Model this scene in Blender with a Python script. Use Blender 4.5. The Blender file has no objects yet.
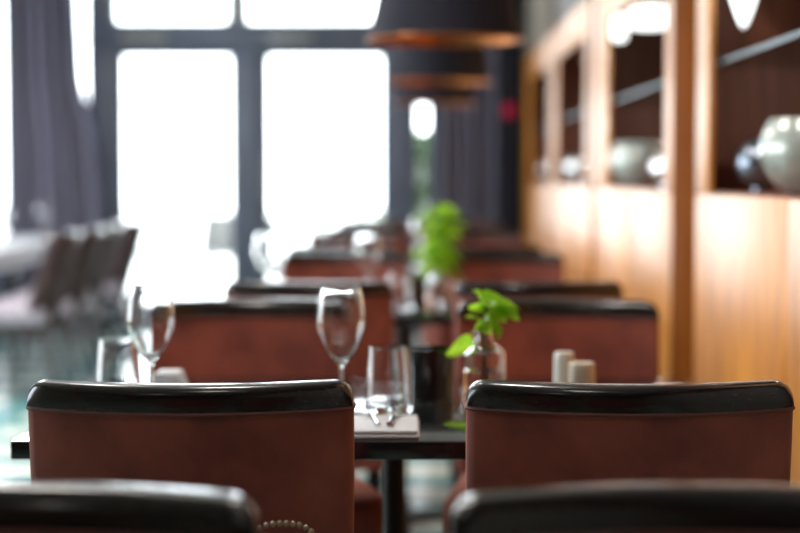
import bpy, bmesh, math, random
from mathutils import Vector, Matrix
random.seed(7)
S = bpy.context.scene
COL = S.collection
PI = math.pi
def R(a): return math.radians(a)

# ------------------------------------------------------------------ camera, world, exposure
CAM_Z = 1.18
cd = bpy.data.cameras.new('camera')
cd.sensor_width = 36; cd.sensor_fit = 'HORIZONTAL'; cd.lens = 76.5
cd.clip_start = 0.05; cd.clip_end = 200
cd.dof.use_dof = True; cd.dof.focus_distance = 2.49; cd.dof.aperture_fstop = 2.1
cam = bpy.data.objects.new('camera', cd); COL.objects.link(cam)
cam.location = (0, 0, CAM_Z)
cam.rotation_euler = (R(90 - 3.08), 0, R(0.337))
S.camera = cam

w = bpy.data.worlds.new('sky'); S.world = w; w.use_nodes = True
bg = w.node_tree.nodes['Background']
bg.inputs['Color'].default_value = (0.88, 0.94, 1.0, 1)
bg.inputs['Strength'].default_value = 9.0
vs = S.view_settings
S.display_settings.display_device = 'sRGB'
vs.view_transform = 'Standard'; vs.look = 'None'; vs.gamma = 1; vs.use_curve_mapping = False
vs.exposure = 0.15
S.cycles.max_bounces = 10; S.cycles.diffuse_bounces = 5; S.cycles.glossy_bounces = 5
S.cycles.transmission_bounces = 8; S.cycles.transparent_max_bounces = 16
S.cycles.caustics_reflective = False; S.cycles.caustics_refractive = False
S.cycles.sample_clamp_indirect = 6
S.cycles.use_denoising = True

def portal(loc, rot, sx, sy):
    l = bpy.data.lights.new('window_portal', 'AREA'); l.shape = 'RECTANGLE'
    l.size = sx; l.size_y = sy; l.cycles.is_portal = True
    o = bpy.data.objects.new('window_portal', l); COL.objects.link(o)
    o.location = loc; o.rotation_euler = rot
portal((-2.1, 12.9, 1.45), (R(-90), 0, 0), 4.8, 2.9)      # far glazing, shines towards -Y
LEFT_WINDOWS = [(3.4, 5.6), (6.1, 8.9), (9.4, 12.2)]
for (ya, yb) in LEFT_WINDOWS:
    portal((-4.55, (ya + yb) / 2, 1.55), (0, R(-90), 0), 2.3, yb - ya)

# added warm fill lights at ceiling height, without fixtures, to brighten the dim interior
def room_fill(x, y, power):
    l = bpy.data.lights.new('ceiling_fill', 'AREA'); l.shape = 'DISK'; l.size = 0.35
    l.energy = power; l.color = (1.0, 0.93, 0.86)
    o = bpy.data.objects.new('ceiling_fill', l); COL.objects.link(o); o.location = (x, y, 3.05)
for (x, y, p) in [(-1.8, -1.5, 7), (-.2, 1.2, 7), (-.3, 3.3, 34), (-1.3, 4.9, 30), (-2.7, 8.0, 110)]: room_fill(x, y, p)

# ------------------------------------------------------------------ materials
def mat(name, color, rough=0.5, metal=0.0, **kw):
    m = bpy.data.materials.new(name); m.use_nodes = True
    b = m.node_tree.nodes['Principled BSDF']
    b.inputs['Base Color'].default_value = (*color, 1)
    b.inputs['Roughness'].default_value = rough
    b.inputs['Metallic'].default_value = metal
    for k, v in kw.items():
        b.inputs[k.replace('_', ' ')].default_value = v
    return m
def varied(m, c1, c2, scale=(1, 1, 1), nscale=6.0, detail=6, bump=0.0, lo=0.35, hi=0.65):
    nt = m.node_tree; b = nt.nodes['Principled BSDF']
    tc = nt.nodes.new('ShaderNodeTexCoord'); mp = nt.nodes.new('ShaderNodeMapping')
    mp.inputs['Scale'].default_value = scale
    nz = nt.nodes.new('ShaderNodeTexNoise'); nz.inputs['Scale'].default_value = nscale; nz.inputs['Detail'].default_value = detail
    cr = nt.nodes.new('ShaderNodeValToRGB')
    cr.color_ramp.elements[0].position = lo; cr.color_ramp.elements[1].position = hi
    cr.color_ramp.elements[0].color = (*c1, 1); cr.color_ramp.elements[1].color = (*c2, 1)
    L = nt.links.new
    L(tc.outputs['Object'], mp.inputs['Vector']); L(mp.outputs['Vector'], nz.inputs['Vector'])
    L(nz.outputs['Fac'], cr.inputs['Fac']); L(cr.outputs['Color'], b.inputs['Base Color'])
    if bump:
        bp = nt.nodes.new('ShaderNodeBump'); bp.inputs['Strength'].default_value = bump; bp.inputs['Distance'].default_value = 0.01
        L(nz.outputs['Fac'], bp.inputs['Height']); L(bp.outputs['Normal'], b.inputs['Normal'])
    return m
def emit(name, color, s):
    m = mat(name, color, 0.4)
    b = m.node_tree.nodes['Principled BSDF']
    b.inputs['Emission Color'].default_value = (*color, 1); b.inputs['Emission Strength'].default_value = s
    return m
def thin_glass(name, tint=(1, 1, 1), rough=0.0, ior=1.45, boost=1.0):
    m = bpy.data.materials.new(name); m.use_nodes = True; nt = m.node_tree
    nt.nodes.remove(nt.nodes['Principled BSDF']); out = nt.nodes['Material Output']
    t = nt.nodes.new('ShaderNodeBsdfTransparent'); t.inputs['Color'].default_value = (*tint, 1)
    g = nt.nodes.new('ShaderNodeBsdfGlossy'); g.inputs['Roughness'].default_value = rough
    f = nt.nodes.new('ShaderNodeFresnel'); f.inputs['IOR'].default_value = ior
    mx = nt.nodes.new('ShaderNodeMixShader')
    nt.links.new(f.outputs[0], mx.inputs[0]); nt.links.new(t.outputs[0], mx.inputs[1]); nt.links.new(g.outputs[0], mx.inputs[2])
    nt.links.new(mx.outputs[0], out.inputs['Surface'])
    return m

M = {}
M['velvet'] = varied(mat('rust_velvet', (0.2, 0.05, 0.035), 0.75, Sheen_Weight=0.25, Sheen_Roughness=0.35, Sheen_Tint=(1.0, 0.5, 0.35, 1)),
                     (0.13, 0.025, 0.016), (0.27, 0.062, 0.038), (1, 1, 1), 7, 6, 0.15)
M['piping'] = mat('rust_piping', (0.13, 0.03, 0.022), 0.6)
M['darkwood'] = varied(mat('dark_lacquered_wood', (0.012, 0.009, 0.009), 0.22, Coat_Weight=0.12, Coat_Roughness=0.08, Specular_IOR_Level=0.38),
                       (0.006, 0.005, 0.006), (0.02, 0.013, 0.012), (1.5, 25, 25), 4)
M['plum'] = varied(mat('plum_brown_leather', (0.06, 0.04, 0.042), 0.65, Specular_IOR_Level=0.25), (0.05, 0.032, 0.034), (0.085, 0.058, 0.06), (1, 1, 1), 9, 4, 0.1)
M['plumlacquer'] = varied(mat('plum_lacquered_wood', (0.05, 0.03, 0.03), 0.14, Coat_Weight=1.0, Coat_Roughness=0.1), (0.035, 0.02, 0.022), (0.065, 0.042, 0.044), (1.5, 25, 25), 4)
M['greyseat'] = varied(mat('grey_lilac_fabric', (0.4, 0.37, 0.45), 0.7), (0.36, 0.33, 0.41), (0.48, 0.44, 0.53), (1, 1, 1), 30)
M['black_gloss'] = mat('black_gloss_top', (0.008, 0.009, 0.011), 0.12, Coat_Weight=0.3)
M['black_metal'] = mat('black_metal', (0.015, 0.016, 0.018), 0.4, 0.6)
M['honey'] = varied(mat('honey_veneer', (0.55, 0.25, 0.08), 0.45, Coat_Weight=0.85, Coat_Roughness=0.42),
                    (0.50, 0.155, 0.008), (0.82, 0.33, 0.026), (6, 6, 0.9), 3.0, 8)
M['honeydark'] = varied(mat('chestnut_veneer', (0.22, 0.075, 0.02), 0.8, Specular_IOR_Level=0.02), (0.13, 0.034, 0.003), (0.21, 0.058, 0.006), (9, 9, 0.7), 4, 8)
M['niche'] = varied(mat('walnut_niche', (0.09, 0.03, 0.016), 0.5), (0.17, 0.052, 0.026), (0.28, 0.095, 0.048), (12, 12, 0.6), 5, 8)
M['frame'] = varied(mat('slate_grey_metal', (0.06, 0.07, 0.085), 0.45, 0.2), (0.11, 0.135, 0.19), (0.14, 0.165, 0.22), (1, 1, 1), 3)
M['palegrey'] = mat('pale_grey_metal', (0.35, 0.37, 0.37), 0.5)
M['pane'] = thin_glass('window_glass', (0.99, 1, 0.995))
M['cabglass'] = thin_glass('cabinet_glass', (0.97, 0.985, 0.98))
M['shelfglass'] = thin_glass('shelf_glass', (0.78, 0.92, 0.95), 0.08, 1.6)
M['shelfedge'] = mat('polished_glass_edge', (0.07, 0.13, 0.16), 0.35)
M['glass'] = mat('drinking_glass', (1, 1, 1), 0.0, Transmission_Weight=1.0, IOR=1.47)
M['water'] = mat('water', (1, 1, 1), 0.0, Transmission_Weight=1.0, IOR=1.33)
M['silver'] = varied(mat('brushed_silver', (0.8, 0.82, 0.82), 0.25, 1.0), (0.72, 0.74, 0.74), (0.88, 0.89, 0.88), (1, 1, 8), 6)
M['celadon'] = varied(mat('pale_celadon_glaze', (0.62, 0.66, 0.6), 0.25, 0.3, Coat_Weight=0.5), (0.4, 0.44, 0.4), (0.5, 0.53, 0.49), (1, 1, 1), 3)
M['gunmetal'] = mat('gunmetal', (0.22, 0.25, 0.3), 0.2, 0.9)
M['steel'] = mat('steel', (0.8, 0.8, 0.82), 0.15, 1.0)
M['linen'] = varied(mat('white_linen', (0.8, 0.8, 0.82), 0.8), (0.58, 0.6, 0.65), (0.66, 0.68, 0.72), (1, 1, 1), 60, 3, 0.1)
M['cream'] = varied(mat('cream_ceramic', (0.62, 0.55, 0.45), 0.35), (0.58, 0.51, 0.41), (0.68, 0.61, 0.51), (1, 1, 1), 8)
M['paleceramic'] = varied(mat('pale_ceramic', (0.75, 0.74, 0.68), 0.3), (0.7, 0.69, 0.63), (0.8, 0.79, 0.74), (1, 1, 1), 8)
M['leaf'] = varied(mat('mint_leaf', (0.2, 0.5, 0.03), 0.22, Subsurface_Weight=0.0, Transmission_Weight=0.0), (0.24, 0.52, 0.015), (0.48, 0.76, 0.06), (1, 1, 1), 25)
M['stem'] = mat('green_stem', (0.15, 0.3, 0.04), 0.5)
M['shade'] = varied(mat('black_lamp_fabric', (0.02, 0.02, 0.026), 0.8, Specular_IOR_Level=0.3), (0.007, 0.008, 0.016), (0.011, 0.012, 0.023), (1, 1, 1), 60)
M['copper'] = varied(mat('copper_lining', (0.4, 0.14, 0.045), 0.3, 0.8), (0.36, 0.12, 0.035), (0.46, 0.17, 0.06), (1, 1, 1), 6)
M['bulb'] = emit('warm_bulb', (1.0, 0.62, 0.25), 4)
M['nicheglow'] = emit('white_glow', (0.95, 1.0, 0.98), 2.2)
M['curtain'] = varied(mat('slate_violet_curtain', (0.14, 0.135, 0.17), 0.8, Sheen_Weight=0.2), (0.15, 0.145, 0.21), (0.2, 0.19, 0.27), (6, 6, 0.5), 4)
M['red'] = mat('magenta_red_plastic', (0.6, 0.01, 0.09), 0.35)
M['plaster'] = varied(mat('warm_plaster', (0.62, 0.57, 0.5), 0.85), (0.58, 0.53, 0.46), (0.66, 0.61, 0.54), (1, 1, 1), 3)
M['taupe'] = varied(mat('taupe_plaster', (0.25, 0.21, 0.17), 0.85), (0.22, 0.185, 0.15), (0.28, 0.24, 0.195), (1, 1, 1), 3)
M['ceiling'] = mat('ceiling_paint', (0.75, 0.73, 0.7), 0.9)
M['soffit'] = varied(mat('dark_soffit_wood', (0.07, 0.04, 0.03), 0.5), (0.055, 0.03, 0.022), (0.085, 0.05, 0.036), (1, 8, 8), 4)
M['bronze'] = mat('aged_bronze_beads', (0.35, 0.27, 0.2), 0.35, 0.9)
M['bagleather'] = varied(mat('black_leather', (0.02, 0.017, 0.016), 0.45), (0.015, 0.013, 0.012), (0.03, 0.025, 0.024), (1, 1, 1), 40, 4, 0.2)
M['terrace'] = varied(mat('pale_paving', (0.72, 0.72, 0.7), 0.8), (0.66, 0.66, 0.64), (0.78, 0.78, 0.76), (1, 1, 1), 2)
M['outchair'] = mat('pale_outdoor_plastic', (0.11, 0.11, 0.105), 0.6)
M['hedge'] = varied(mat('hedge_leaf', (0.12, 0.28, 0.06), 0.5), (0.03, 0.09, 0.015), (0.08, 0.17, 0.04), (1, 1, 1), 9)
M['pot'] = mat('grey_planter', (0.3, 0.3, 0.3), 0.7)

# leaf: let light through
def translucent(m, amount):
    nt = m.node_tree; b = nt.nodes['Principled BSDF']; out = nt.nodes['Material Output']
    t = nt.nodes.new('ShaderNodeBsdfTranslucent'); mx = nt.nodes.new('ShaderNodeMixShader'); mx.inputs[0].default_value = amount
    src = b.inputs['Base Color'].links[0].from_socket if b.inputs['Base Color'].links else None
    if src: nt.links.new(src, t.inputs['Color'])
    else: t.inputs['Color'].default_value = b.inputs['Base Color'].default_value
    nt.links.new(b.outputs[0], mx.inputs[1]); nt.links.new(t.outputs[0], mx.inputs[2]); nt.links.new(mx.outputs[0], out.inputs['Surface'])
translucent(M['leaf'], 0.6); translucent(M['hedge'], 0.4)

# floor: large pale teal tiles, polished
def floor_mat():
    m = mat('polished_teal_tiles', (0.3, 0.36, 0.35), 0.22)
    nt = m.node_tree; b = nt.nodes['Principled BSDF']; L = nt.links.new
    tc = nt.nodes.new('ShaderNodeTexCoord')
    br = nt.nodes.new('ShaderNodeTexBrick'); br.inputs['Scale'].default_value = 1.0
    br.offset = 0.5; br.offset_frequency = 1
    br.inputs['Brick Width'].default_value = 0.8; br.inputs['Row Height'].default_value = 0.5; br.inputs['Mortar Size'].default_value = 0.125; br.inputs['Mortar Smooth'].default_value = 0.3
    br.inputs['Color1'].default_value = (0.80, 0.86, 0.79, 1); br.inputs['Color2'].default_value = (0.72, 0.80, 0.74, 1); br.inputs['Mortar'].default_value = (0.15, 0.36, 0.37, 1)
    nz = nt.nodes.new('ShaderNodeTexNoise'); nz.inputs['Scale'].default_value = 3; nz.inputs['Detail'].default_value = 6
    mx = nt.nodes.new('ShaderNodeMix'); mx.data_type = 'RGBA'; mx.blend_type = 'OVERLAY'; mx.inputs[0].default_value = 0.3
    L(tc.outputs['Object'], br.inputs['Vector']); L(tc.outputs['Object'], nz.inputs['Vector'])
    L(br.outputs['Color'], mx.inputs[6]); L(nz.outputs['Color'], mx.inputs[7]); L(mx.outputs[2], b.inputs['Base Color'])
    return m
M['floor'] = floor_mat()

# ------------------------------------------------------------------ mesh helpers
def obj(name, bm, m, parent=None, smooth=40):
    bmesh.ops.recalc_face_normals(bm, faces=bm.faces)
    me = bpy.data.meshes.new(name); bm.to_mesh(me); bm.free()
    if smooth:
        for p in me.polygons: p.use_smooth = True
        me.set_sharp_from_angle(angle=R(smooth))
    me.materials.append(m)
    o = bpy.data.objects.new(name, me); COL.objects.link(o)
    if parent is not None: o.parent = parent
    return o
def tag(o, label, cat, group=None, kind=None):
    o['label'] = label; o['category'] = cat
    if group: o['group'] = group
    if kind: o['kind'] = kind
    return o
def thing(name, label, cat, loc=(0, 0, 0), rz=0.0, group=None):
    o = bpy.data.objects.new(name, None); COL.objects.link(o); o.empty_display_size = 0.1
    o.location = loc; o.rotation_euler = (0, 0, rz)
    return tag(o, label, cat, group)
def struct(name, bm, m, parent=None, smooth=30):
    o = obj(name, bm, m, parent, smooth)
    if parent is None: o['kind'] = 'structure'
    return o
KIDS = {}
def copy_tree(o, label=None, loc=None, rz=None, group=None):
    def rec(a, par):
        c = a.copy(); COL.objects.link(c); c.parent = par
        for ch in a.children: rec(ch, c)
        return c
    c = rec(o, None)
    if label: c['label'] = label
    if group: c['group'] = group
    if loc is not None: c.location = loc
    if rz is not None: c.rotation_euler = (0, 0, rz)
    return c
def B(): return bmesh.new()
def box(bm, x0, x1, y0, y1, z0, z1, bev=0.0, seg=2):
    g = bmesh.ops.create_cube(bm, size=1.0)
    vs_ = g['verts']
    for v in vs_:
        v.co = Vector(((x0 + x1) / 2 + v.co.x * (x1 - x0), (y0 + y1) / 2 + v.co.y * (y1 - y0), (z0 + z1) / 2 + v.co.z * (z1 - z0)))
    if bev:
        es = list({e for v in vs_ for e in v.link_edges})
        bmesh.ops.bevel(bm, geom=es, offset=bev, segments=seg, profile=0.5, affect='EDGES')
    return bm
def rings(bm, rs, close=True, cap0=True, cap1=True):
    """rs: list of rings of points; skins quads between them"""
    vr = [[bm.verts.new(p) for p in r] for r in rs]
    n = len(vr[0])
    for a, b in zip(vr[:-1], vr[1:]):
        for i in range(n if close else n - 1):
            j = (i + 1) % n
            bm.faces.new((a[i], a[j], b[j], b[i]))
    if cap0: bm.faces.new(list(reversed(vr[0])))
    if cap1: bm.faces.new(vr[-1])
    return vr
def lathe(bm, prof, c=(0, 0, 0), n=40, closed=False):
    rows = []
    for (r, z) in prof:
        if r < 1e-5: rows.append([bm.verts.new((c[0], c[1], c[2] + z))])
        else: rows.append([bm.verts.new((c[0] + r * math.cos(2 * PI * i / n), c[1] + r * math.sin(2 * PI * i / n), c[2] + z)) for i in range(n)])
    pairs = list(zip(rows[:-1], rows[1:]))
    if closed: pairs.append((rows[-1], rows[0]))
    for a, b in pairs:
        for i in range(n):
            j = (i + 1) % n
            if len(a) == 1 and len(b) == 1: continue
            if len(a) == 1: bm.faces.new((a[0], b[j], b[i]))
            elif len(b) == 1: bm.faces.new((a[i], a[j], b[0]))
            else: bm.faces.new((a[i], a[j], b[j], b[i]))
    return bm
def tube(bm, pts, r, n=10, closed=False):
    pts = [Vector(p) for p in pts]; rs = []
    k = len(pts); up = Vector((0, 0, 1))
    for i, p in enumerate(pts):
        if closed: d = pts[(i + 1) % k] - pts[i - 1]
        else: d = pts[min(i + 1, k - 1)] - pts[max(i - 1, 0)]
        d.normalize()
        u = up if abs(d.dot(up)) < 0.95 else Vector((1, 0, 0))
        a = d.cross(u).normalized(); b = d.cross(a).normalized()
        rr = r[i] if isinstance(r, (list, tuple)) else r
        rs.append([p + a * (rr * math.cos(2 * PI * q / n)) + b * (rr * math.sin(2 * PI * q / n)) for q in range(n)])
    if closed:
        rs.append(rs[0]); vr = rings(bm, rs[:-1], cap0=False, cap1=False)
        for i in range(n):
            j = (i + 1) % n; bm.faces.new((vr[-1][i], vr[-1][j], vr[0][j], vr[0][i]))
    else: rings(bm, rs)
    return bm
def ball(bm, c, r, seg=16, sc=(1, 1, 1)):
    mtx = Matrix.Translation(c) @ Matrix.Diagonal((sc[0], sc[1], sc[2], 1))
    bmesh.ops.create_uvsphere(bm, u_segments=seg, v_segments=max(6, seg // 2), radius=r, matrix=mtx)
    return bm
def smooth_curve(pts, n=8):
    """Catmull-Rom through (r, z) points"""
    P = [pts[0]] + list(pts) + [pts[-1]]; out = []
    for i in range(1, len(P) - 2):
        p0, p1, p2, p3 = P[i - 1], P[i], P[i + 1], P[i + 2]
        for k in range(n):
            t = k / n
            out.append(tuple(0.5 * ((2 * b) + (c - a) * t + (2 * a - 5 * b + 4 * c - d) * t * t + (-a + 3 * b - 3 * c + d) * t ** 3) for a, b, c, d in zip(p0, p1, p2, p3)))
    out.append(tuple(pts[-1])); return out

# ------------------------------------------------------------------ room shell
FAR = 13.0; XL = -4.6; XR = 1.25; YB = -4.0; H = 3.1
struct('floor', box(B(), XL - .2, XR + .2, YB - .2, FAR + .1, -0.1, 0), M['floor'])
struct('ceiling', box(B(), XL - .2, XR + .2, YB - .2, FAR + .2, H, H + .1), M['ceiling'])
struct('wall_right', box(B(), XR, XR + .2, YB, FAR + .2, 0, H), M['plaster'])
struct('wall_front', box(B(), XL, XR, YB - .2, YB, 0, H), M['soffit'])
bm = B()
Z0, Z1 = 0.4, 2.7
box(bm, XL - .2, XL, YB, FAR + .2, 0, Z0); box(bm, XL - .2, XL, YB, FAR + .2, Z1, H)
ys = [YB] + [v for p in LEFT_WINDOWS for v in p] + [FAR + .2]
for a, b in zip(ys[0::2], ys[1::2]): box(bm, XL - .2, XL, a, b, Z0, Z1)
struct('wall_left', bm, M['plaster'])
# far wall: header, right-hand stretch behind the curtain, left corner
XG0, XG1 = -4.4, 0.17
bm = B()
box(bm, XL, XR, FAR, FAR + .2, 2.9, H); box(bm, XG1, XR, FAR, FAR + .2, 0, 2.9); box(bm, XL, XG0, FAR, FAR + .2, 0, 2.9)
struct('wall_far', bm, M['plaster'])
# frame of the glazed front
fx = dict(l0=-2.46, l1=-2.27, m0=-1.315, m1=-1.13, r0=-.135, r1=.055)
bm = B()
f0, f1 = FAR - .02, FAR + .12
box(bm, fx['l0'], fx['l1'] + .03, f0, f1, 0, 2.9, .006); box(bm, fx['m0'], fx['m1'], f0, f1, 0, 2.29, .006)
box(bm, fx['r0'] - .03, fx['r1'], f0, f1, 0, 2.9, .006); box(bm, XG1 - .03, XG1 + .03, f0, f1, 0, 2.9, .006)
box(bm, fx['l0'], fx['r1'], f0 - .01, f1, 2.13, 2.345, .006)
box(bm, XG0, XG1, f0, f1, 2.84, 2.92, .006)
box(bm, fx['l0'], XG1, f0, f1, 0, .05)
struct('trim_1', bm, M['frame'])
struct('trim_6', box(B(), -1.395, -1.235, f0 + .01, f1 - .01, 2.345, 2.84, .006), M['palegrey'])
# transom lights
for n, (a, b) in enumerate([(fx['l1'], -1.395), (-1.235, fx['r0'])]):
    struct('window_%d' % (n + 3), box(B(), a, b, FAR + .04, FAR + .05, 2.345, 2.86), M['pane'])
# door leaves
def leaf(name, x0, x1, hx):
    bm = B(); a, b = FAR + .005, FAR + .065; s = .055
    box(bm, x0, x0 + s, a, b, .06, 2.13, .006); box(bm, x1 - s, x1, a, b, .06, 2.13, .006)
    box(bm, x0 + s, x1 - s, a, b, .06, .2, .006); box(bm, x0 + s, x1 - s, a, b, 2.08, 2.13, .006)
    d = struct(name, bm, M['frame'])
    struct('pane', box(B(), x0 + s, x1 - s, FAR + .03, FAR + .04, .2, 2.08), M['pane'], d)
    h = B(); tube(h, [(hx, FAR + .005, 1.0), (hx, FAR - .04, 1.0), (hx, FAR - .04, 1.35), (hx, FAR + .005, 1.35)], .012)
    struct('door_handle', h, M['palegrey'], d)
    c = B(); xc = x0 + .05; box(c, xc, xc + .34, FAR - .07, FAR - .031, 2.19, 2.25, .008)
    struct('door_closer', c, M['palegrey'], d)
    return d
leaf('door_1', fx['l1'] + .03, fx['m0'], fx['m0'] - .03)
leaf('door_2', fx['m1'], fx['r0'] - .03, fx['m1'] + .03)
# pale open-leaf edge outside the left doorway
struct('trim_2', box(B(), -1.385, -1.33, FAR + .12, FAR + .75, .05, 2.1, .006), M['outchair'])
# side light right of the doors, glazing left of the doors
struct('window_2', box(B(), fx['r1'], XG1 - .03, FAR + .04, FAR + .05, .05, 2.84), M['pane'])
bm = B(); box(bm, XG0, XG0 + .07, f0, f1, 0, 2.84, .006); box(bm, -3.5, -3.43, f0, f1, 0, 2.84, .006); box(bm, XG0, fx['l0'], f0, f1, 0, .6, .006)
w1 = struct('window_1', bm, M['frame'])
struct('pane', box(B(), XG0 + .07, -3.5, FAR + .04, FAR + .05, .6, 2.84), M['pane'], w1)
struct('pane', box(B(), -3.43, fx['l0'], FAR + .04, FAR + .05, .6, 2.84), M['pane'], w1)
for n, (a, b) in enumerate(LEFT_WINDOWS):
    bm = B(); s = .07
    for (p, q) in ((a, a + s), (b - s, b), ((a + b) / 2 - s / 2, (a + b) / 2 + s / 2)): box(bm, XL - .12, XL - .04, p, q, Z0, Z1, .005)
    box(bm, XL - .12, XL - .04, a, b, Z0, Z0 + s, .005); box(bm, XL - .12, XL - .04, a, b, Z1 - s, Z1, .005)
    wn = struct('window_%d' % (n + 5), bm, M['frame'])
    struct('pane', box(B(), XL - .085, XL - .075, a + s, b - s, Z0 + s, Z1 - s), M['pane'], wn)
# dark column in the right-hand far corner and the boxing over the cabinets
struct('trim_3', box(B(), .66, .84, 12.62, FAR, 0, H, .01), M['shade'])
struct('trim_4', box(B(), .9, XR, YB, 10.6, 2.04, H, .005), M['soffit'])
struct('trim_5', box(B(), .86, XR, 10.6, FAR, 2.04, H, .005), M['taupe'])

# ------------------------------------------------------------------ terrace outside
struct('terrace_ground', box(B(), -30, 30, FAR + .2, 60, -.12, -.02), M['terrace'])
def leaf_card(bm, base, d, L_, W_, droop=0.25, n=6, twist=0.0):
    """a bent, cupped, pointed oval leaf with a fold along the midrib"""
    base = Vector(base); d = Vector(d).normalized()
    side = d.cross(Vector((0, 0, 1)))
    if side.length < .1: side = d.cross(Vector((0, 1, 0)))
    side.normalize(); nrm = side.cross(d).normalized()
    if twist:
        q = Matrix.Rotation(twist, 3, d); side = q @ side; nrm = q @ nrm
    rows = []
    for i in range(n + 1):
        t = i / n
        wv = W_ / 2 * (math.sin(PI * min(1, t * 1.02) ** 0.75) ** 0.85 if 0 < t < 1 else 0.02)
        c = base + d * (L_ * t) - Vector((0, 0, 1)) * (droop * L_ * t * t)
        rows.append([c - side * wv + nrm * wv * .35, c - side * wv * .5 + nrm * wv * .1, c, c + side * wv * .5 + nrm * wv * .1, c + side * wv + nrm * wv * .35])
    vr = [[bm.verts.new(p) for p in r] for r in rows]
    for a, b in zip(vr[:-1], vr[1:]):
        for k in range(4): bm.faces.new((a[k], a[k + 1], b[k + 1], b[k]))
def bush(bm, x0, x1, y0, y1, z0, z1, n, L_):
    rnd = random.Random(5)
    for _ in range(n):
        p = (rnd.uniform(x0, x1), rnd.uniform(y0, y1), z0 + (z1 - z0) * rnd.random() ** .8)
        d = (rnd.uniform(-1, 1), rnd.uniform(-1, 1), rnd.uniform(-.3, 1))
        leaf_card(bm, p, d, L_ * rnd.uniform(.7, 1.3), L_ * .55, .3, 3)
def planter(label, x0, x1, y0, y1, zp, zt, n, L_):
    t = thing('planted_trough', label, 'planter', ((x0 + x1) / 2, (y0 + y1) / 2, -.02))
    w_, d_ = (x1 - x0) / 2, (y1 - y0) / 2
    obj('trough', box(B(), -w_, w_, -d_, d_, 0, zp, .01), M['pot'], t)
    bm = B(); bush(bm, -w_ * 1.1, w_ * 1.1, -d_ * 1.1, d_ * 1.1, zp - .02, zt, n, L_)
    obj('foliage', bm, M['hedge'], t)
planter('low green planting in a grey trough on the terrace beyond the glass doors', -.5, -.08, 16.0, 16.5, .4, .86, 260, .09)
planter('tall leafy shrub in a grey trough seen through the narrow side light', -.04, .42, 15.2, 15.8, .5, 1.55, 1700, .11)
def outdoor_chair(label, x, y, rz):
    t = thing('terrace_chair', label, 'chair', (x, y, -.02), rz, 'pale terrace chairs')
    bm = B(); rs = []
    for i in range(9):
        z = .42 + .40 * i / 8; rs.append((z, .22 - .03 * (i / 8) ** 3))
    for (z, hw) in [(0, 0)]: pass
    L_ = []
    for (z, hw) in rs:
        off = -.2 - .12 * (z - .42)
        L_.append([(hw * math.sin(a), off + .06 - .06 * math.cos(a) * 1.0, z) for a in [R(v) for v in range(-80, 81, 20)]] +
                  [(hw * .93 * math.sin(a), off + .075 - .06 * math.cos(a), z) for a in [R(v) for v in range(80, -81, -20)]])
    rings(bm, L_)
    obj('backrest', bm, M['outchair'], t)
    obj('seat', box(B(), -.22, .22, -.2, .22, .41, .445, .015), M['outchair'], t)
    for sx in (-1, 1):
        for sy in (-1, 1):
            obj('leg', tube(B(), [(sx * .17, sy * .16, .41), (sx * .21, sy * .21, 0)], .014, 8), M['outchair'], t)
outdoor_chair('pale terrace chair outside right glass door, beside the small table', -1.3, 14.9, R(200))
outdoor_chair('pale terrace chair outside left glass door, towards the middle post', -1.95, 16.4, R(150))
outdoor_chair('pale terrace chair outside left glass door, towards the left jamb', -2.6, 16.6, R(110))
t = thing('terrace_table', 'small round pale table on the terrace holding a potted topiary', 'table', (-.9, 15.7, -.02))
obj('tabletop', lathe(B(), [(0, .70), (.33, .70), (.335, .71), (.33, .72), (0, .72)]), M['outchair'], t)
obj('pedestal', lathe(B(), [(0, 0), (.2, 0), (.2, .02), (.03, .04), (.025, .70), (0, .70)], n=20), M['outchair'], t)
t = thing('potted_topiary', 'small potted topiary standing on the round terrace table', 'plant', (-.9, 15.7, .70))
obj('pot', lathe(B(), [(0, 0), (.045, 0), (.06, .09), (.055, .09), (.05, .075), (0, .075)], n=20), M['pot'], t)
obj('stem', tube(B(), [(0, 0, .07), (.005, 0, .2), (0, 0, .32)], .006, 6), M['stem'], t)
bm = B(); rnd = random.Random(3)
for _ in range(60):
    d = Vector((rnd.gauss(0, 1), rnd.gauss(0, 1), rnd.gauss(0, 1))).normalized()
    leaf_card(bm, Vector((0, 0, .38)) + d * .05, d, .08, .05, .2, 3)
obj('foliage', bm, M['hedge'], t)

# ------------------------------------------------------------------ curtains
def curtain(label, x0, x1, y, folds, xb0=None, xb1=None):
    xb0 = x0 if xb0 is None else xb0; xb1 = x1 if xb1 is None else xb1
    bm = B(); n = folds * 12; rows = []
    for (z, k) in [(.015, 1), (.5, 1), (1.0, 1), (1.5, .8), (1.9, .3), (H - .03, 0)]:
        fr, bk = [], []
        for i in range(n + 1):
            u = i / n; xx = (x0 + (x1 - x0) * u) * (1 - k) + (xb0 + (xb1 - xb0) * u) * k
            a = 2 * PI * folds * u
            yy = y + .05 * math.sin(a) * (.8 + .2 * math.sin(u * 9)) + .015 * math.sin(2.3 * a + 1)
            fr.append((xx, yy - .004, z)); bk.append((xx, yy + .004, z))
        rows.append(fr + bk[::-1])
    rings(bm, rows)
    return tag(obj('curtain', bm, M['curtain'], None, 60), label, 'curtain', 'slate curtains at the far windows')
curtain('slate violet curtain hanging left of the glass doors, behind the side chairs', -3.03, -2.50, 12.72, 6, -3.03, -2.33)
curtain('slate violet curtain hanging right of the narrow side light, beside dark column', .19, .64, 12.78, 6)

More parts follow.
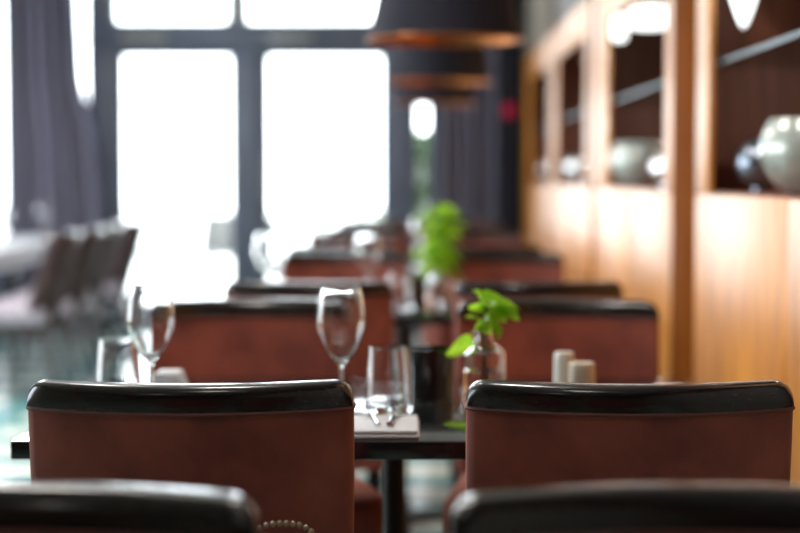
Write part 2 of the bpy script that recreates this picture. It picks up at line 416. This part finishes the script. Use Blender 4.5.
# red alarm button on the dark column
t = thing('alarm_button', 'small round magenta red alarm button on the dark corner column', 'alarm button', (.735, 12.62, 1.655))
bm = B(); lathe(bm, [(0, 0), (.05, 0), (.05, .02), (.042, .03), (0, .03)], n=24); bm.transform(Matrix.Rotation(R(90), 4, 'X')); ho = obj('housing', bm, M['red'], t)
bm = B(); lathe(bm, [(0, .03), (.02, .03), (.018, .04), (0, .042)], n=20); bm.transform(Matrix.Rotation(R(90), 4, 'X')); obj('button', bm, M['red'], ho)

# ------------------------------------------------------------------ display cabinets along the right wall
CX = 0.85
def cabinet(label, y0, y1, o0, o1, pil, pil_len):
    """carcass y0..y1, glazed opening o0..o1; a pilaster of depth pil closes the far end"""
    t = thing('display_cabinet', label, 'cabinet', (CX, y0, 0), 0, 'display cabinets along the right wall')
    Ln = y1 - y0; a, b = o0 - y0, o1 - y0; zb, zt, top = 1.13, 1.85, 2.03; dp = XR - CX - .005
    e = Ln - pil_len
    bm = B()
    box(bm, dp - .02, dp, 0, e, zb - .02, top); box(bm, .02, dp, 0, .02, zb, top); box(bm, .02, dp, e - .02, e, zb, top)
    box(bm, .02, dp, 0, e, zb - .03, zb); box(bm, .02, dp, 0, e, zt + .02, zt + .04)
    obj('carcass', bm, M['niche'], t)
    bm = B()
    box(bm, 0, .016, .002, a, zb, top - .002, .003); box(bm, 0, .016, b, e - .002, zb, top - .002, .003); box(bm, 0, .016, a, b, zt, top - .002, .004)
    obj('door_frame', bm, M['honey'], t)
    mid = e / 2
    obj('lower_panel', box(B(), .0, .03, .002, mid - .003, .12, zb - .004, .004), M['honey'], t)
    obj('lower_panel', box(B(), .0, .03, mid + .003, e - .002, .12, zb - .004, .004), M['honey'], t)
    obj('base_box', box(B(), .03, dp, 0, e, 0, zb - .03), M['niche'], t)
    obj('plinth', box(B(), .012, .03, 0, e, 0, .118), M['niche'], t)
    obj('glass_shelf', box(B(), .035, dp - .03, .03, e - .03, 1.495, 1.505), M['shelfglass'], t)
    for yy, zz in ((e * .35, zt - .03), (e * .75, 1.46)):      # added unseen warm fill points that brighten the niche
        l = bpy.data.lights.new('niche_fill', 'POINT'); l.energy = 1.7; l.color = (1, .9, .8); l.shadow_soft_size = .03
        lo = bpy.data.objects.new('niche_fill', l); COL.objects.link(lo); lo.location = (CX + dp - .09, y0 + yy, zz)
    obj('shelf_edge', box(B(), .028, .035, .03, e - .03, 1.494, 1.506, .002), M['shelfedge'], t)
    obj('pilaster', box(B(), -pil, dp, e + .002, Ln - .002, 0, top + .005, .004), M['honeydark'], t)
    return t
cabs = [(2.6, 5.515, 3.1, 4.86, .003, .44, 'honey wood display cabinet nearest, its niche on the near side of the broad chestnut pilaster'),
        (5.515, 7.99, 5.7, 7.38, .004, .11, 'honey wood display cabinet beyond the broad chestnut pilaster, two glowing white shapes inside'),
        (7.99, 10.2, 8.3, 9.92, .004, .05, 'honey wood display cabinet second before the far end of the right wall'),
        (10.2, 12.6, 10.45, 12.1, .004, .05, 'honey wood display cabinet last before the far curtain')]
for (y0, y1, o0, o1, p, pl, lb) in cabs: cabinet(lb, y0, y1, o0, o1, p, pl)
def bowl_prof(r, h):
    out = smooth_curve([(0, 0), (r * .45, 0), (r * .8, h * .2), (r, h * .52), (r * .96, h * .8), (r * .84, h)], 6)
    inn = [(max(0, a - .008) if a > .01 else 0, max(z, .01) if z < .01 else z) for a, z in reversed(out)]
    return out + inn
def bowl(label, x, y):
    o = obj('bowl', lathe(B(), bowl_prof(.145, .19), n=48), M['celadon']); o.location = (x, y, 1.1305)
    return tag(o, label, 'bowl', 'pale bowls in the cabinets')
bowl('large pale celadon bowl in nearest cabinet niche, in front of gunmetal ball', 1.02, 4.26)
bowl('large pale celadon bowl inside cabinet beyond the broad chestnut pilaster', 1.005, 7.36)
def orb(label, x, y, r, m):
    t = thing('decorative_ball', label, 'ornament', (x, y, 1.131), 0, 'metal balls in the cabinets')
    obj('ball', ball(B(), (0, 0, r + .006), r, 32), m, t)
    obj('foot_ring', lathe(B(), [(r * .35, 0), (r * .42, 0), (r * .42, .014), (r * .35, .014)], n=24, closed=True), m, t)
orb('gunmetal decorative ball half behind the pale bowl in nearest cabinet', 1.0, 4.84, .078, M['gunmetal'])
orb('silver decorative ball nearer than the bowl, cabinet beyond broad pilaster', 1.0, 6.58, .07, M['silver'])
orb('silver decorative ball in the cabinet second before the far end', .975, 9.86, .085, M['silver'])
orb('silver decorative ball in the cabinet last before the far curtain', .965, 12.2, .08, M['silver'])
def niche_glow(label, x, y, zb, r, h, pointed):  # emissive white shapes for the bright blobs high in the niches
    t = thing('hanging_glow', label, 'lamp', (x, y, 1.869), 0, 'glowing white shapes hanging inside the cabinets')
    L_ = 1.869 - zb
    if pointed: pr = smooth_curve([(0, 0), (r * .3, .02), (r * .75, h * .45), (r, h * .75), (r * .5, h)], 6)
    else: pr = smooth_curve([(0, 0), (r * .8, .008), (r, h * .3), (r, h * .8), (r * .5, h)], 6)
    obj('glow_body', lathe(B(), [(a, z - L_) for a, z in pr] + [(0, h - L_)], n=28), M['nicheglow'], t)
    obj('cord', lathe(B(), [(.012, -L_ + h), (.006, -max(.003, L_ - h) * .5), (.02, -.002), (0, -.001)], n=10), M['black_metal'], t)
niche_glow('glowing white teardrop hanging above the glass shelf in nearest cabinet', .935, 4.8, 1.59, .045, .17, True)
niche_glow('small glowing white shape, farther of two hanging in cabinet beyond broad pilaster', .888, 7.25, 1.745, .03, .11, False)
niche_glow('wide glowing white shape, nearer of two hanging in cabinet beyond broad pilaster', .965, 6.9, 1.765, .082, .095, False)

# ------------------------------------------------------------------ pendant lamps
def pendant(x, y, zb, label, first=None):
    if first is not None: return copy_tree(first, label, (x, y, zb))
    t = thing('pendant_lamp', label, 'lamp', (x, y, zb), 0, 'black drum pendants over the tables')
    r0, r1, h = .257, .185, .30
    obj('shade', lathe(B(), [(r0, 0), (r0 - .003, -.0), (r1 - .004, h - .003), (.03, h - .003), (.03, h), (r1, h)], n=64, closed=True), M['shade'], t)
    obj('lining', lathe(B(), [(r0 - .004, .001), (r0 - .006, .001), (r1 - .007, h - .006), (.03, h - .006), (.03, h - .004), (r1 - .005, h - .004)], n=64, closed=True), M['copper'], t)
    obj('rim', tube(B(), [(r0 * math.cos(2 * PI * i / 64), r0 * math.sin(2 * PI * i / 64), .0) for i in range(64)], .004, 6, True), M['copper'], t)
    so = obj('socket', lathe(B(), [(0, .2), (.022, .2), (.024, h), (.035, h + .005), (.03, h + .03), (0, h + .03)], n=20), M['black_metal'], t)
    obj('bulb', lathe(B(), smooth_curve([(0, .09), (.025, .1), (.035, .13), (.025, .17), (.014, .2), (0, .2)], 5), n=20), M['bulb'], so)
    obj('cord', tube(B(), [(0, 0, h + .03), (0, 0, H - .03 - zb)], .004, 8), M['black_metal'], t)
    obj('ceiling_rose', lathe(B(), [(0, H - zb - .001), (.05, H - zb - .001), (.045, H - zb - .03), (0, H - zb - .035)], n=24), M['black_metal'], t)
    return t
PZ = CAM_Z + .44
p0 = pendant(.115, 5.6, PZ, 'black drum pendant lamp with copper lining, nearest and largest of the row')
pendant(.13, 8.1, PZ, 'black drum pendant lamp with copper lining, partly hidden below the largest one', p0)
pendant(.145, 10.5, PZ, 'black drum pendant lamp with copper lining, farthest and smallest of the row', p0)

# ------------------------------------------------------------------ chairs
TOP = 0.879; HW = 0.2388
def yc(x, z, rake=.13, bow=.068): return -.22 - bow * (1 - (x / HW) ** 2) + (TOP - z) * rake
def make_chair(name, label, group, fabric, seatfab, wood, rake=.13):
    t = thing(name, label, 'chair', group=group)
    # upholstered back: a bowed slab with rounded edges
    bm = B(); T = .056; rs = []
    def plan(hw, T):
        p = []; n = 14; r = .014
        xs = [-1 + 2 * i / n for i in range(n + 1)]
        p += [(-(hw - r) + (u + 1) * (hw - r), -T / 2) for u in xs]
        p += [(hw - r + r * math.sin(a), -(T / 2) + r - r * math.cos(a)) for a in [R(v) for v in (25, 50, 75)]] + [(hw, T / 2 - r)]
        p += [(hw - r + r * math.cos(a), (T / 2) - r + r * math.sin(a)) for a in [R(v) for v in (25, 50, 75)]]
        p += [((hw - r) - (u + 1) * (hw - r), T / 2) for u in xs]
        p += [(-(hw - r) - r * math.sin(a), (T / 2) - r + r * math.cos(a)) for a in [R(v) for v in (25, 50, 75)]] + [(-hw, -T / 2 + r)]
        p += [(-(hw - r) - r * math.cos(a), -(T / 2) + r - r * math.sin(a)) for a in [R(v) for v in (25, 50, 75)]]
        return p
    for z in [.33, .345, .42, .5, .6, .7, .78, TOP - .041, TOP - .034]:
        k = .972 + .028 * min(1, (z - .33) / .4)
        th = T * (.75 if z < .34 else 1) + (.008 * math.sin(PI * (z - .42) / .42) if .42 < z < .84 else 0)
        rs.append([(x, y + yc(x / k if abs(x / k) < HW else math.copysign(HW, x), z, rake), z) for x, y in plan(HW * k + .0015, th)])
    rings(bm, rs)
    obj('backrest', bm, fabric, t, 50)
    # lacquered cap rail with rounded top corners
    bm = B(); rs = []; r = .034; hw = HW + .001; zb = TOP - .039
    us = [-hw + r * (1 - math.cos(a)) for a in [R(v) for v in range(0, 91, 10)]]
    us = us + [-(hw - r) + 2 * (hw - r) * i / 14 for i in range(1, 14)] + [-u for u in reversed(us)]
    for x in us:
        ex = max(0, abs(x) - (hw - r)); zt = TOP - r * (1 - (1 - min(1, ex / r) ** 2.6) ** (1 / 2.6))
        zt = max(zt, zb + .004); c = .018 * min(1, (zt - zb) / .03) + .0008; T2 = .062 - .014 * (ex / r) ** 2
        sec = [(-T2 / 2, zb), (-T2 / 2 - .001, zb + .4 * (zt - c - zb)), (-T2 / 2, zt - c)] + [(-T2 / 2 + c - c * math.cos(a), zt - c + c * math.sin(a)) for a in [R(v) for v in (20, 40, 60, 80)]]
        sec = sec + [(-y, z) for y, z in reversed(sec)]
        rs.append([(x, y + yc(max(-HW, min(HW, x)), z, rake), z) for y, z in sec])
    rings(bm, rs)
    obj('cap_rail', bm, wood, t, 50)
    z = TOP - .0405
    obj('piping', tube(B(), [(x, y + yc(max(-HW, min(HW, x)), z, rake), z) for x, y in plan(HW + .0015, .059)], .0032, 6, True), M['piping'] if fabric is M['velvet'] else fabric, t)
    # seat
    bm = B(); rs = []
    def seat_ring(g, z):
        p = []
        for (cx, cy, a0) in ((.245 - .03, .25 - .05, 0), (-.245 + .03, .25 - .05, 90), (-.215 + .03, -.16 + .03, 180), (.215 - .03, -.16 + .03, 270)):
            for a in range(0, 91, 15):
                rr = .05 if cy > 0 else .03
                p.append(((cx + math.copysign(.015, cx)) * g + rr * math.cos(R(a0 + a)), cy * g + rr * math.sin(R(a0 + a)) + (.0), z))
        return p
    for (z, g) in [(.40, .98), (.41, 1.0), (.45, 1.015), (.475, .99), (.487, .93), (.492, .8), (.494, .5)]: rs.append(seat_ring(g, z))
    rings(bm, rs)
    obj('seat', bm, seatfab, t, 50)
    bm = B(); box(bm, -.2, .2, -.15, .225, .345, .4, .008)
    obj('seat_frame', bm, wood, t)
    for sx in (-1, 1):
        bm = B(); rings(bm, [[(sx * .185 + a * .5 * q, .2 + b * .5 * q, z) for a, b in ((-1, -1), (1, -1), (1, 1), (-1, 1))] for z, q in ((.36, .042), (.0, .026))]); obj('leg', bm, wood, t, 20)
        bm = B(); rings(bm, [[(sx * .185 + a * .5 * q, yy + b * .5 * q, z) for a, b in ((-1, -1), (1, -1), (1, 1), (-1, 1))] for z, q, yy in ((.38, .044, -.165), (.2, .036, -.185), (0, .028, -.25))]); obj('leg', bm, wood, t, 20)
    return t
G1 = 'rust velvet dining chairs down the middle row'
proto = None
def dining(label, x, yd, facing, dr=0.0):
    """facing 'away': back towards camera; 'front': sitter faces camera. yd = depth of the back"""
    global proto
    rz = (0 if facing == 'away' else PI) + R(dr)
    yy = yd + .22 if facing == 'away' else yd - .22
    if proto is None:
        proto = make_chair('dining_chair', label, G1, M['velvet'], M['velvet'], M['darkwood']); proto.location = (x, yy, 0); proto.rotation_euler = (0, 0, rz); return proto
    return copy_tree(proto, label, (x, yy, 0), rz)
dining('rust velvet dining chair in sharp focus left, cap rail crossing left glasses', -.3235, 2.5, 'away')
dining('rust velvet dining chair in sharp focus right, in front of salt and pepper pots', .3235, 2.5, 'away')
dining('dark blurred dining chair top cut off at bottom left corner', -.381, 1.575, 'front')
dining('dark blurred dining chair top cut off at bottom right edge', .276, 1.575, 'front')
dining('rust velvet dining chair facing across nearest table, behind left wine glass', -.352, 4.06, 'front', 7)
dining('rust velvet dining chair facing across nearest table, behind vase and salt pot', .352, 4.06, 'front')
dining('rust velvet dining chair, left one backing onto the chair behind left wine glass', -.289, 4.84, 'away')
dining('rust velvet dining chair, right one just above and behind the mint sprig', .366, 4.84, 'away')
dining('rust velvet dining chair, left at far side of second table behind its glasses', -.252, 6.55, 'front')
dining('rust velvet dining chair, right at far side of second table near panel', .354, 6.55, 'front')
dining('rust velvet dining chair, left at near side of third table', -.29, 7.32, 'away')
dining('rust velvet dining chair, right at near side of third table', .33, 7.32, 'away')
dining('rust velvet dining chair, left at far side of third table', -.29, 8.85, 'front')
dining('rust velvet dining chair, right at far side of third table', .35, 8.85, 'front')
dining('rust velvet dining chair, left at near side of farthest table', -.25, 9.9, 'away')
dining('rust velvet dining chair, right at near side of farthest table', .33, 9.9, 'away')
dining('rust velvet dining chair, left of last pair before glass doors', -.25, 11.6, 'front')
dining('rust velvet dining chair, right of last pair before far curtain', .33, 11.6, 'front')

G2 = 'plum brown chairs along the white-clothed side table'
SX = -1.93
side = [(-1.85, 9.05, 'plum brown side chair nearest along the white-clothed table, grey seat showing'),
        (-1.84, 9.72, 'plum brown side chair second along the white-clothed table'),
        (-1.88, 10.5, 'plum brown side chair third along the white-clothed table'),
        (-1.84, 11.3, 'plum brown side chair farthest along the white-clothed table, against the bright door')]
sp = None
for (sx, yv, lb) in side:
    if sp is None:
        sp = make_chair('side_chair', lb, G2, M['plum'], M['greyseat'], M['plumlacquer'], .3); sp.location = (sx - .22, yv, 0); sp.rotation_euler = (0, 0, PI / 2)
    else: copy_tree(sp, lb, (sx - .22, yv, 0), PI / 2)

# ------------------------------------------------------------------ tables
TZ = .74
def make_table(label, x0, x1, y0, y1):
    t = thing('dining_table', label, 'table', ((x0 + x1) / 2, (y0 + y1) / 2, 0), 0, 'black dining tables down the middle row')
    hx, hy = (x1 - x0) / 2, (y1 - y0) / 2
    obj('tabletop', box(B(), -hx, hx, -hy, hy, TZ - .032, TZ, .003), M['black_gloss'], t)
    obj('pedestal', lathe(B(), [(0, .02), (.021, .02), (.021, TZ - .045), (.12, TZ - .04), (.12, TZ - .032), (0, TZ - .032)], n=24), M['black_metal'], t)
    bm = B(); box(bm, -.32, .32, -.035, .035, .0, .025, .006); box(bm, -.035, .035, -.3, .3, .0, .0252, .006)
    obj('base', bm, M['black_metal'], t)
    return t
T = make_table('black gloss dining table nearest, in front of the sharp chairs', -.663, .6, 2.795, 3.70)
for lb, ya, xa in (('black gloss dining table second in row, tall plant in a vase on it', 5.3, 0.0), ('black gloss dining table third in row, lone wine glass on it', 7.78, .03), ('black gloss dining table farthest in row, before glass doors', 10.22, .05)):
    copy_tree(T, lb, (-.0315 + xa, ya + .47, 0))
# side table with cloth
tx0, tx1, ty0, ty1 = -3.25, -2.36, 8.5, 12.2
t = thing('side_table', 'long side table under a white cloth by the left windows', 'table', ((tx0 + tx1) / 2, (ty0 + ty1) / 2, 0))
hx, hy = (tx1 - tx0) / 2, (ty1 - ty0) / 2
obj('tabletop', box(B(), -hx, hx, -hy, hy, TZ - .04, TZ - .006, .003), M['darkwood'], t)
for sx in (-1, 1):
    for sy in (-1, 0, 1): obj('leg', box(B(), sx * (hx - .08) - .03, sx * (hx - .08) + .03, sy * (hy - .08) - .03, sy * (hy - .08) + .03, 0, TZ - .04, .004), M['darkwood'], t)
bm = B(); rs = []
def cl(dx, z, wave):
    p = []
    n = 80; X, Y = hx + dx, hy + dx
    for i in range(n):
        s = i / n * 4; k = int(s); f = s - k
        x, y = [(-X + 2 * X * f, -Y), (X, -Y + 2 * Y * f), (X - 2 * X * f, Y), (-X, Y - 2 * Y * f)][k]
        wv = wave * math.sin(i * 1.9) * (1 if 0.08 < f < .92 else .2)
        nx, ny = [(0, -1), (1, 0), (0, 1), (-1, 0)][k]
        p.append((x + nx * wv, y + ny * wv, z))
    return p
o = obj('tablecloth', (lambda b: (rings(b, [cl(.014, TZ - .11, .006), cl(.012, TZ - .06, .004), cl(.01, TZ - .005, 0), cl(.004, TZ, 0), cl(-.05, TZ + .0, 0)], cap0=False), b)[1])(B()), M['linen'])
o.location = ((tx0 + tx1) / 2, (ty0 + ty1) / 2, .001); tag(o, 'white cloth draped over the long side table by the left windows', 'tablecloth')

# ------------------------------------------------------------------ glassware
def wine_prof():
    out = smooth_curve([(0, 0), (.037, 0), (.037, .002), (.02, .005), (.006, .012), (.0038, .03), (.0038, .075), (.0055, .092), (.017, .105), (.0335, .13), (.0435, .157), (.0455, .175), (.043, .2), (.039, .222), (.0374, .2335), (.0369, .235)], 5)
    inn = smooth_curve([(.0353, .2356), (.0352, .2335), (.0374, .222), (.0416, .2), (.0441, .175), (.0421, .157), (.0322, .1315), (.016, .1075), (.004, .0985), (0, .098)], 5)
    return out + inn
def tumbler_prof(h):
    out = smooth_curve([(0, 0), (.038, 0), (.0435, .006), (.044, .02), (.041, h * .6), (.0376, h - .003), (.0372, h)], 5)
    inn = smooth_curve([(.0352, h + .0008), (.0344, h - .003), (.0385, h * .6), (.0415, .022), (.036, .015), (0, .014)], 5)
    return out + inn
def glass(first, name, label, x, y, z=TZ, group=None):
    if first is not None:
        c = copy_tree(first, label, (x, y, z)); 
        if group: c['group'] = group
        return c
    if name == 'wine_glass':
        g = obj(name, lathe(B(), wine_prof(), n=40), M['glass'], None, 60)
        tag(g, label, 'wine glass', group)
    else:
        g = obj(name, lathe(B(), tumbler_prof(.122), n=40), M['glass'], None, 60)
        tag(g, label, 'tumbler', group)
    g.location = (x, y, z); return g
GW, GT = 'wine glasses on the middle tables', 'water tumblers on the middle tables'
wg = glass(None, 'wine_glass', 'clear wine glass on nearest table, between the sharp chairs', -.126, 3.1, group=GW)
glass(wg, 'wine_glass', 'clear wine glass on nearest table, rising behind left sharp chair', -.482, 3.15)
glass(wg, 'wine_glass', 'clear blurred wine glass on second table, near its middle', -.146, 5.9)
glass(wg, 'wine_glass', 'clear blurred wine glass on second table, at its left end', -.503, 5.95)
glass(wg, 'wine_glass', 'clear blurred wine glass on the third table, left of tall plant', .05, 8.2)
tg = glass(None, 'tumbler', 'clear water tumbler on nearest table beside the black pot', -.04, 3.13, group=GT)
glass(tg, 'tumbler', 'clear water tumbler on nearest table at its left end', -.566, 3.28)
glass(tg, 'tumbler', 'clear blurred water tumbler on the second table', -.033, 5.54)
for i, (x, y, lb) in enumerate([(-2.5, 9.0, 'nearest wine glass on the white-clothed side table'), (-2.62, 9.9, 'second wine glass along the white-clothed side table'),
                                (-2.5, 10.4, 'third wine glass along the white-clothed side table'), (-2.7, 11.3, 'fourth wine glass along the white-clothed side table'), (-2.55, 11.8, 'farthest wine glass on the white-clothed side table'), (-2.46, 9.5, 'wine glass near the edge of the side table, between first and second'), (-2.85, 10.0, 'wine glass on the side table nearest the left windows')]):
    glass(wg, 'wine_glass', lb, x, y, TZ + .002, 'wine glasses on the side table')

# black pots
bm = B(); lathe(bm, smooth_curve([(0, 0), (.044, 0), (.0465, .005), (.047, .06), (.047, .104)], 4) + [(.044, .104), (.043, .01), (0, .01)], n=40)
pot = tag(obj('candle_pot', bm, M['black_gloss'], None, 50), 'black gloss cylindrical pot on nearest table, right of the tumbler', 'pot', 'black pots on the middle tables')
pot.location = (.04, 3.3, TZ)
copy_tree(pot, 'black gloss cylindrical pot on second table, between tumbler and vase', (.03, 5.72, TZ))

# bottle vases with water
def make_vase(label, x, y):
    t = thing('bottle_vase', label, 'vase', (x, y, TZ), 0, 'clear bottle vases on the tables')
    out = smooth_curve([(0, 0), (.038, 0), (.0425, .005), (.043, .03), (.0425, .085), (.036, .102), (.02, .115), (.0165, .125), (.0165, .138), (.02, .142)], 5)
    inn = smooth_curve([(.0175, .142), (.014, .136), (.014, .126), (.0175, .113), (.033, .1), (.0398, .085), (.0403, .03), (.038, .012), (0, .010)], 5)
    obj('bottle', lathe(B(), out + inn, n=40), M['glass'], t, 60)
    obj('water', lathe(B(), [(0, .0105), (.0375, .0125), (.0398, .03), (.0398, .06), (0, .06)], n=40), M['water'], t, 60)
    return t
V1 = (.144, 3.3); V2 = (.093, 5.6)
vz = make_vase('clear bottle vase on nearest table, behind right sharp chair', *V1)
copy_tree(vz, 'clear blurred bottle vase on the second table holding tall plant', (V2[0], V2[1], TZ))
# mint sprig on the nearest table; offsets in metres from the vase mouth
def sprig(label, v, stems, leaves, mat_leaf, sink=0.0):
    t = thing('mint_sprig', label, 'plant', (v[0], v[1], TZ), 0, 'green sprigs in the vases')
    stems = [[(x, y, z - sink if z > .14 else z) for x, y, z in st] for st in stems]; leaves = [((b[0], b[1], b[2] - sink), *r) for b, *r in leaves]
    bm = B()
    for st in stems: tube(bm, st, .0018, 6)
    obj('stem', bm, M['stem'], t)
    bm = B()
    for (b, d, L_, W_, dr, tw) in leaves: leaf_card(bm, b, d, L_, W_, dr, 7, tw)
    obj('leaves', bm, mat_leaf, t, 60)
lv = [((-.018, -.012, .124), (-1, -.9, -.04), .078, .056, .1, 1.0), ((.0, 0, .2), (.3, -.6, .25), .05, .04, .3, .1), ((.005, 0, .195), (1, -.2, .15), .062, .045, .35, .3),
      ((.02, .0, .205), (1, .1, .25), .055, .04, .5, .2), ((-.002, 0, .19), (-.7, -.5, .4), .04, .032, .1, .6), ((0, 0, .205), (-.2, .5, .8), .04, .03, .2, .3),
      ((0, 0, .215), (-.5, -.2, .5), .035, .03, .2, -.4), ((.0, 0, .18), (.25, -.8, -.35), .05, .042, .2, 1.2), ((.01, 0, .17), (.4, -.7, -.5), .042, .036, .2, -.2),
      ((0, 0, .21), (.6, .4, .5), .045, .035, .3, .7), ((.03, 0, .2), (.9, -.5, -.3), .045, .035, .3, .8), ((-.01, 0, .175), (-.6, .3, .2), .032, .028, .2, .2),
      ((0, 0, .198), (-.55, -.7, .1), .036, .034, .2, .5), ((.012, 0, .19), (.7, -.7, -.1), .044, .04, .3, .9), ((.02, .01, .2), (.8, .5, .1), .05, .04, .3, .8), ((-.004, .0, .165), (-.5, -.8, -.2), .034, .032, .2, 1.0), ((.006, 0, .2), (.1, -.9, .3), .04, .036, .3, .3)]
sprig('bright green mint sprig in the nearest bottle vase', V1, [[(.004, 0, .02), (.0, 0, .1), (-.002, 0, .15), (0, 0, .215)], [(-.006, .003, .03), (.002, 0, .12), (.01, 0, .17), (.03, 0, .205)], [(.01, 0, .025), (-.002, 0, .125), (-.01, 0, .158)]], lv, M['leaf'], .016)
rnd = random.Random(11); lv = []
for i in range(30):
    z = .13 + .185 * i / 29; a = i * 2.4
    lv.append(((.02 * math.sin(i) * .4, 0, z), (math.cos(a), math.sin(a), .35), rnd.uniform(.075, .115), rnd.uniform(.055, .08), .75 if i < 14 else .3, rnd.uniform(-.6, .6)))
sprig('tall pale green blurred sprig in the vase on second table', V2, [[(.0, 0, .02), (0, 0, .14), (.005, 0, .24), (-.004, 0, .325)], [(.008, 0, .02), (0, 0, .13), (.02, 0, .2)]], lv, M['leaf'])

# salt and pepper pots
def shaker(label, x, y, r, h, m, name):
    t = thing(name, label, 'shaker', (x, y, TZ))
    obj('body', lathe(B(), smooth_curve([(0, 0), (r * .95, 0), (r, .004), (r * .97, h * .8)], 4) + [(0, h * .8)], n=32), m, t)
    obj('cap', lathe(B(), [(0, h * .8 + .0005), (r * .96, h * .8 + .0005), (r * .96, h - .006), (r * .88, h), (r * .25, h), (r * .2, h - .001), (0, h - .001)], n=32), m, t)
shaker('taller pale ceramic salt pot behind right sharp chair', .311, 3.42, .021, .083, M['paleceramic'], 'salt_shaker')
shaker('shorter wider cream ceramic pepper pot beside the salt pot', .338, 3.33, .027, .072, M['cream'], 'pepper_shaker')

# napkins: folded cloth with layered, slightly rounded folds
def napkin(label, x0, x1, y0, y1, layers, tilt=0.0):
    bm = B()
    for k in range(layers):
        g = .004 * k
        box(bm, x0 + g, x1 - g * .6, y0 + g * .7, y1 - g * .5, .0075 * k, .0075 * k + .0072, .003, 2)
    c = Vector(((x0 + x1) / 2, (y0 + y1) / 2, 0))
    bm.transform(Matrix.Translation(-c)); 
    o = obj('napkin', bm, M['linen'], None, 60); o.location = (c.x, c.y, TZ + .0005); o.rotation_euler = (0, 0, R(tilt))
    return tag(o, label, 'napkin', 'folded white napkins on nearest table')
napkin('folded white napkin under the fork and knife, beside left sharp chair', -.26, .016, 2.81, 3.0, 2)
napkin('folded white napkin, thick, right of left-end tumbler behind left sharp chair', -.535, -.46, 3.42, 3.52, 5)
napkin('folded white napkin peeping over right sharp chair near the pilaster', .44, .53, 3.1, 3.22, 6)
# cutlery on the napkin
NZ = TZ + .0155
def fork(label, x, y, rz):
    t = thing('fork', label, 'fork', (x, y, NZ), rz)
    bm = B(); pts = [(0, -.085, .003), (0, -.02, .004), (0, .03, .006), (0, .05, .004)]
    tube(bm, pts, [.0055, .0035, .003, .005], 8); obj('handle', bm, M['steel'], t)
    bm = B(); rings(bm, [[(-w_, y_, z_), (w_, y_, z_), (w_, y_, z_ + .002), (-w_, y_, z_ + .002)] for y_, w_, z_ in ((.045, .004, .003), (.055, .011, .002), (.07, .012, .002))])
    for k in range(4): box(bm, -.0115 + k * .0064, -.0115 + k * .0064 + .0035, .069, .11, .002, .004)
    obj('tines', bm, M['steel'], t)
def knife(label, x, y, rz):
    t = thing('knife', label, 'knife', (x, y, NZ), rz)
    obj('handle', tube(B(), [(0, -.09, .006), (0, -.05, .006), (0, 0, .005), (0, .012, .005)], [.005, .006, .005, .004], 10), M['steel'], t)
    bm = B(); rings(bm, [[(-.002, y_, z0), (w_, y_, z0), (w_, y_, z0 + .0015), (-.002, y_, z0 + .0022)] for y_, w_, z0 in ((.01, .004, .0035), (.025, .012, .003), (.085, .012, .003), (.115, .003, .003))])
    obj('blade', bm, M['steel'], t)
fork('steel fork lying on the napkin beside left sharp chair', -.062, 2.93, R(6))
knife('steel knife lying on the napkin, right of the fork', -.03, 2.93, R(-3))

# handbag with beaded chain handle, standing on the floor between the chair rows
t = thing('handbag', 'dark handbag with a beaded bronze chain handle between two left chairs', 'handbag', (-.172, 2.26, 0))
bm = B(); rings(bm, [[(sx * w_, sy * d_, z) for sx, sy in ((-1, -1), (-.6, -1.08), (.6, -1.08), (1, -1), (1, 1), (.6, 1.08), (-.6, 1.08), (-1, 1))] for z, w_, d_ in ((0, .1, .055), (.03, .105, .06), (.35, .095, .05), (.6, .075, .02), (.66, .07, .012))])
obj('body', bm, M['bagleather'], t, 40)
bm = B()
arc = []
for i in range(401):
    a = PI * i / 400; c_ = math.cos(a)
    arc.append(Vector((-.052 * math.copysign(abs(c_) ** .8, c_) + .002, 0, .66 + .053 * max(0, math.sin(a)) ** .8)))
last = None
for p in arc:
    if last is None or (p - last).length > .0088: ball(bm, p, .0042, 8); last = p
obj('chain_handle', bm, M['bronze'], t)
bm = B(); tube(bm, [(.014 * math.cos(a), -.014, .668 + .014 * math.sin(a)) for a in [2 * PI * k / 20 for k in range(20)]], .004, 8, True); box(bm, -.02, .02, -.014, .0, .655, .672, .003)
obj('clasp', bm, M['steel'], t)
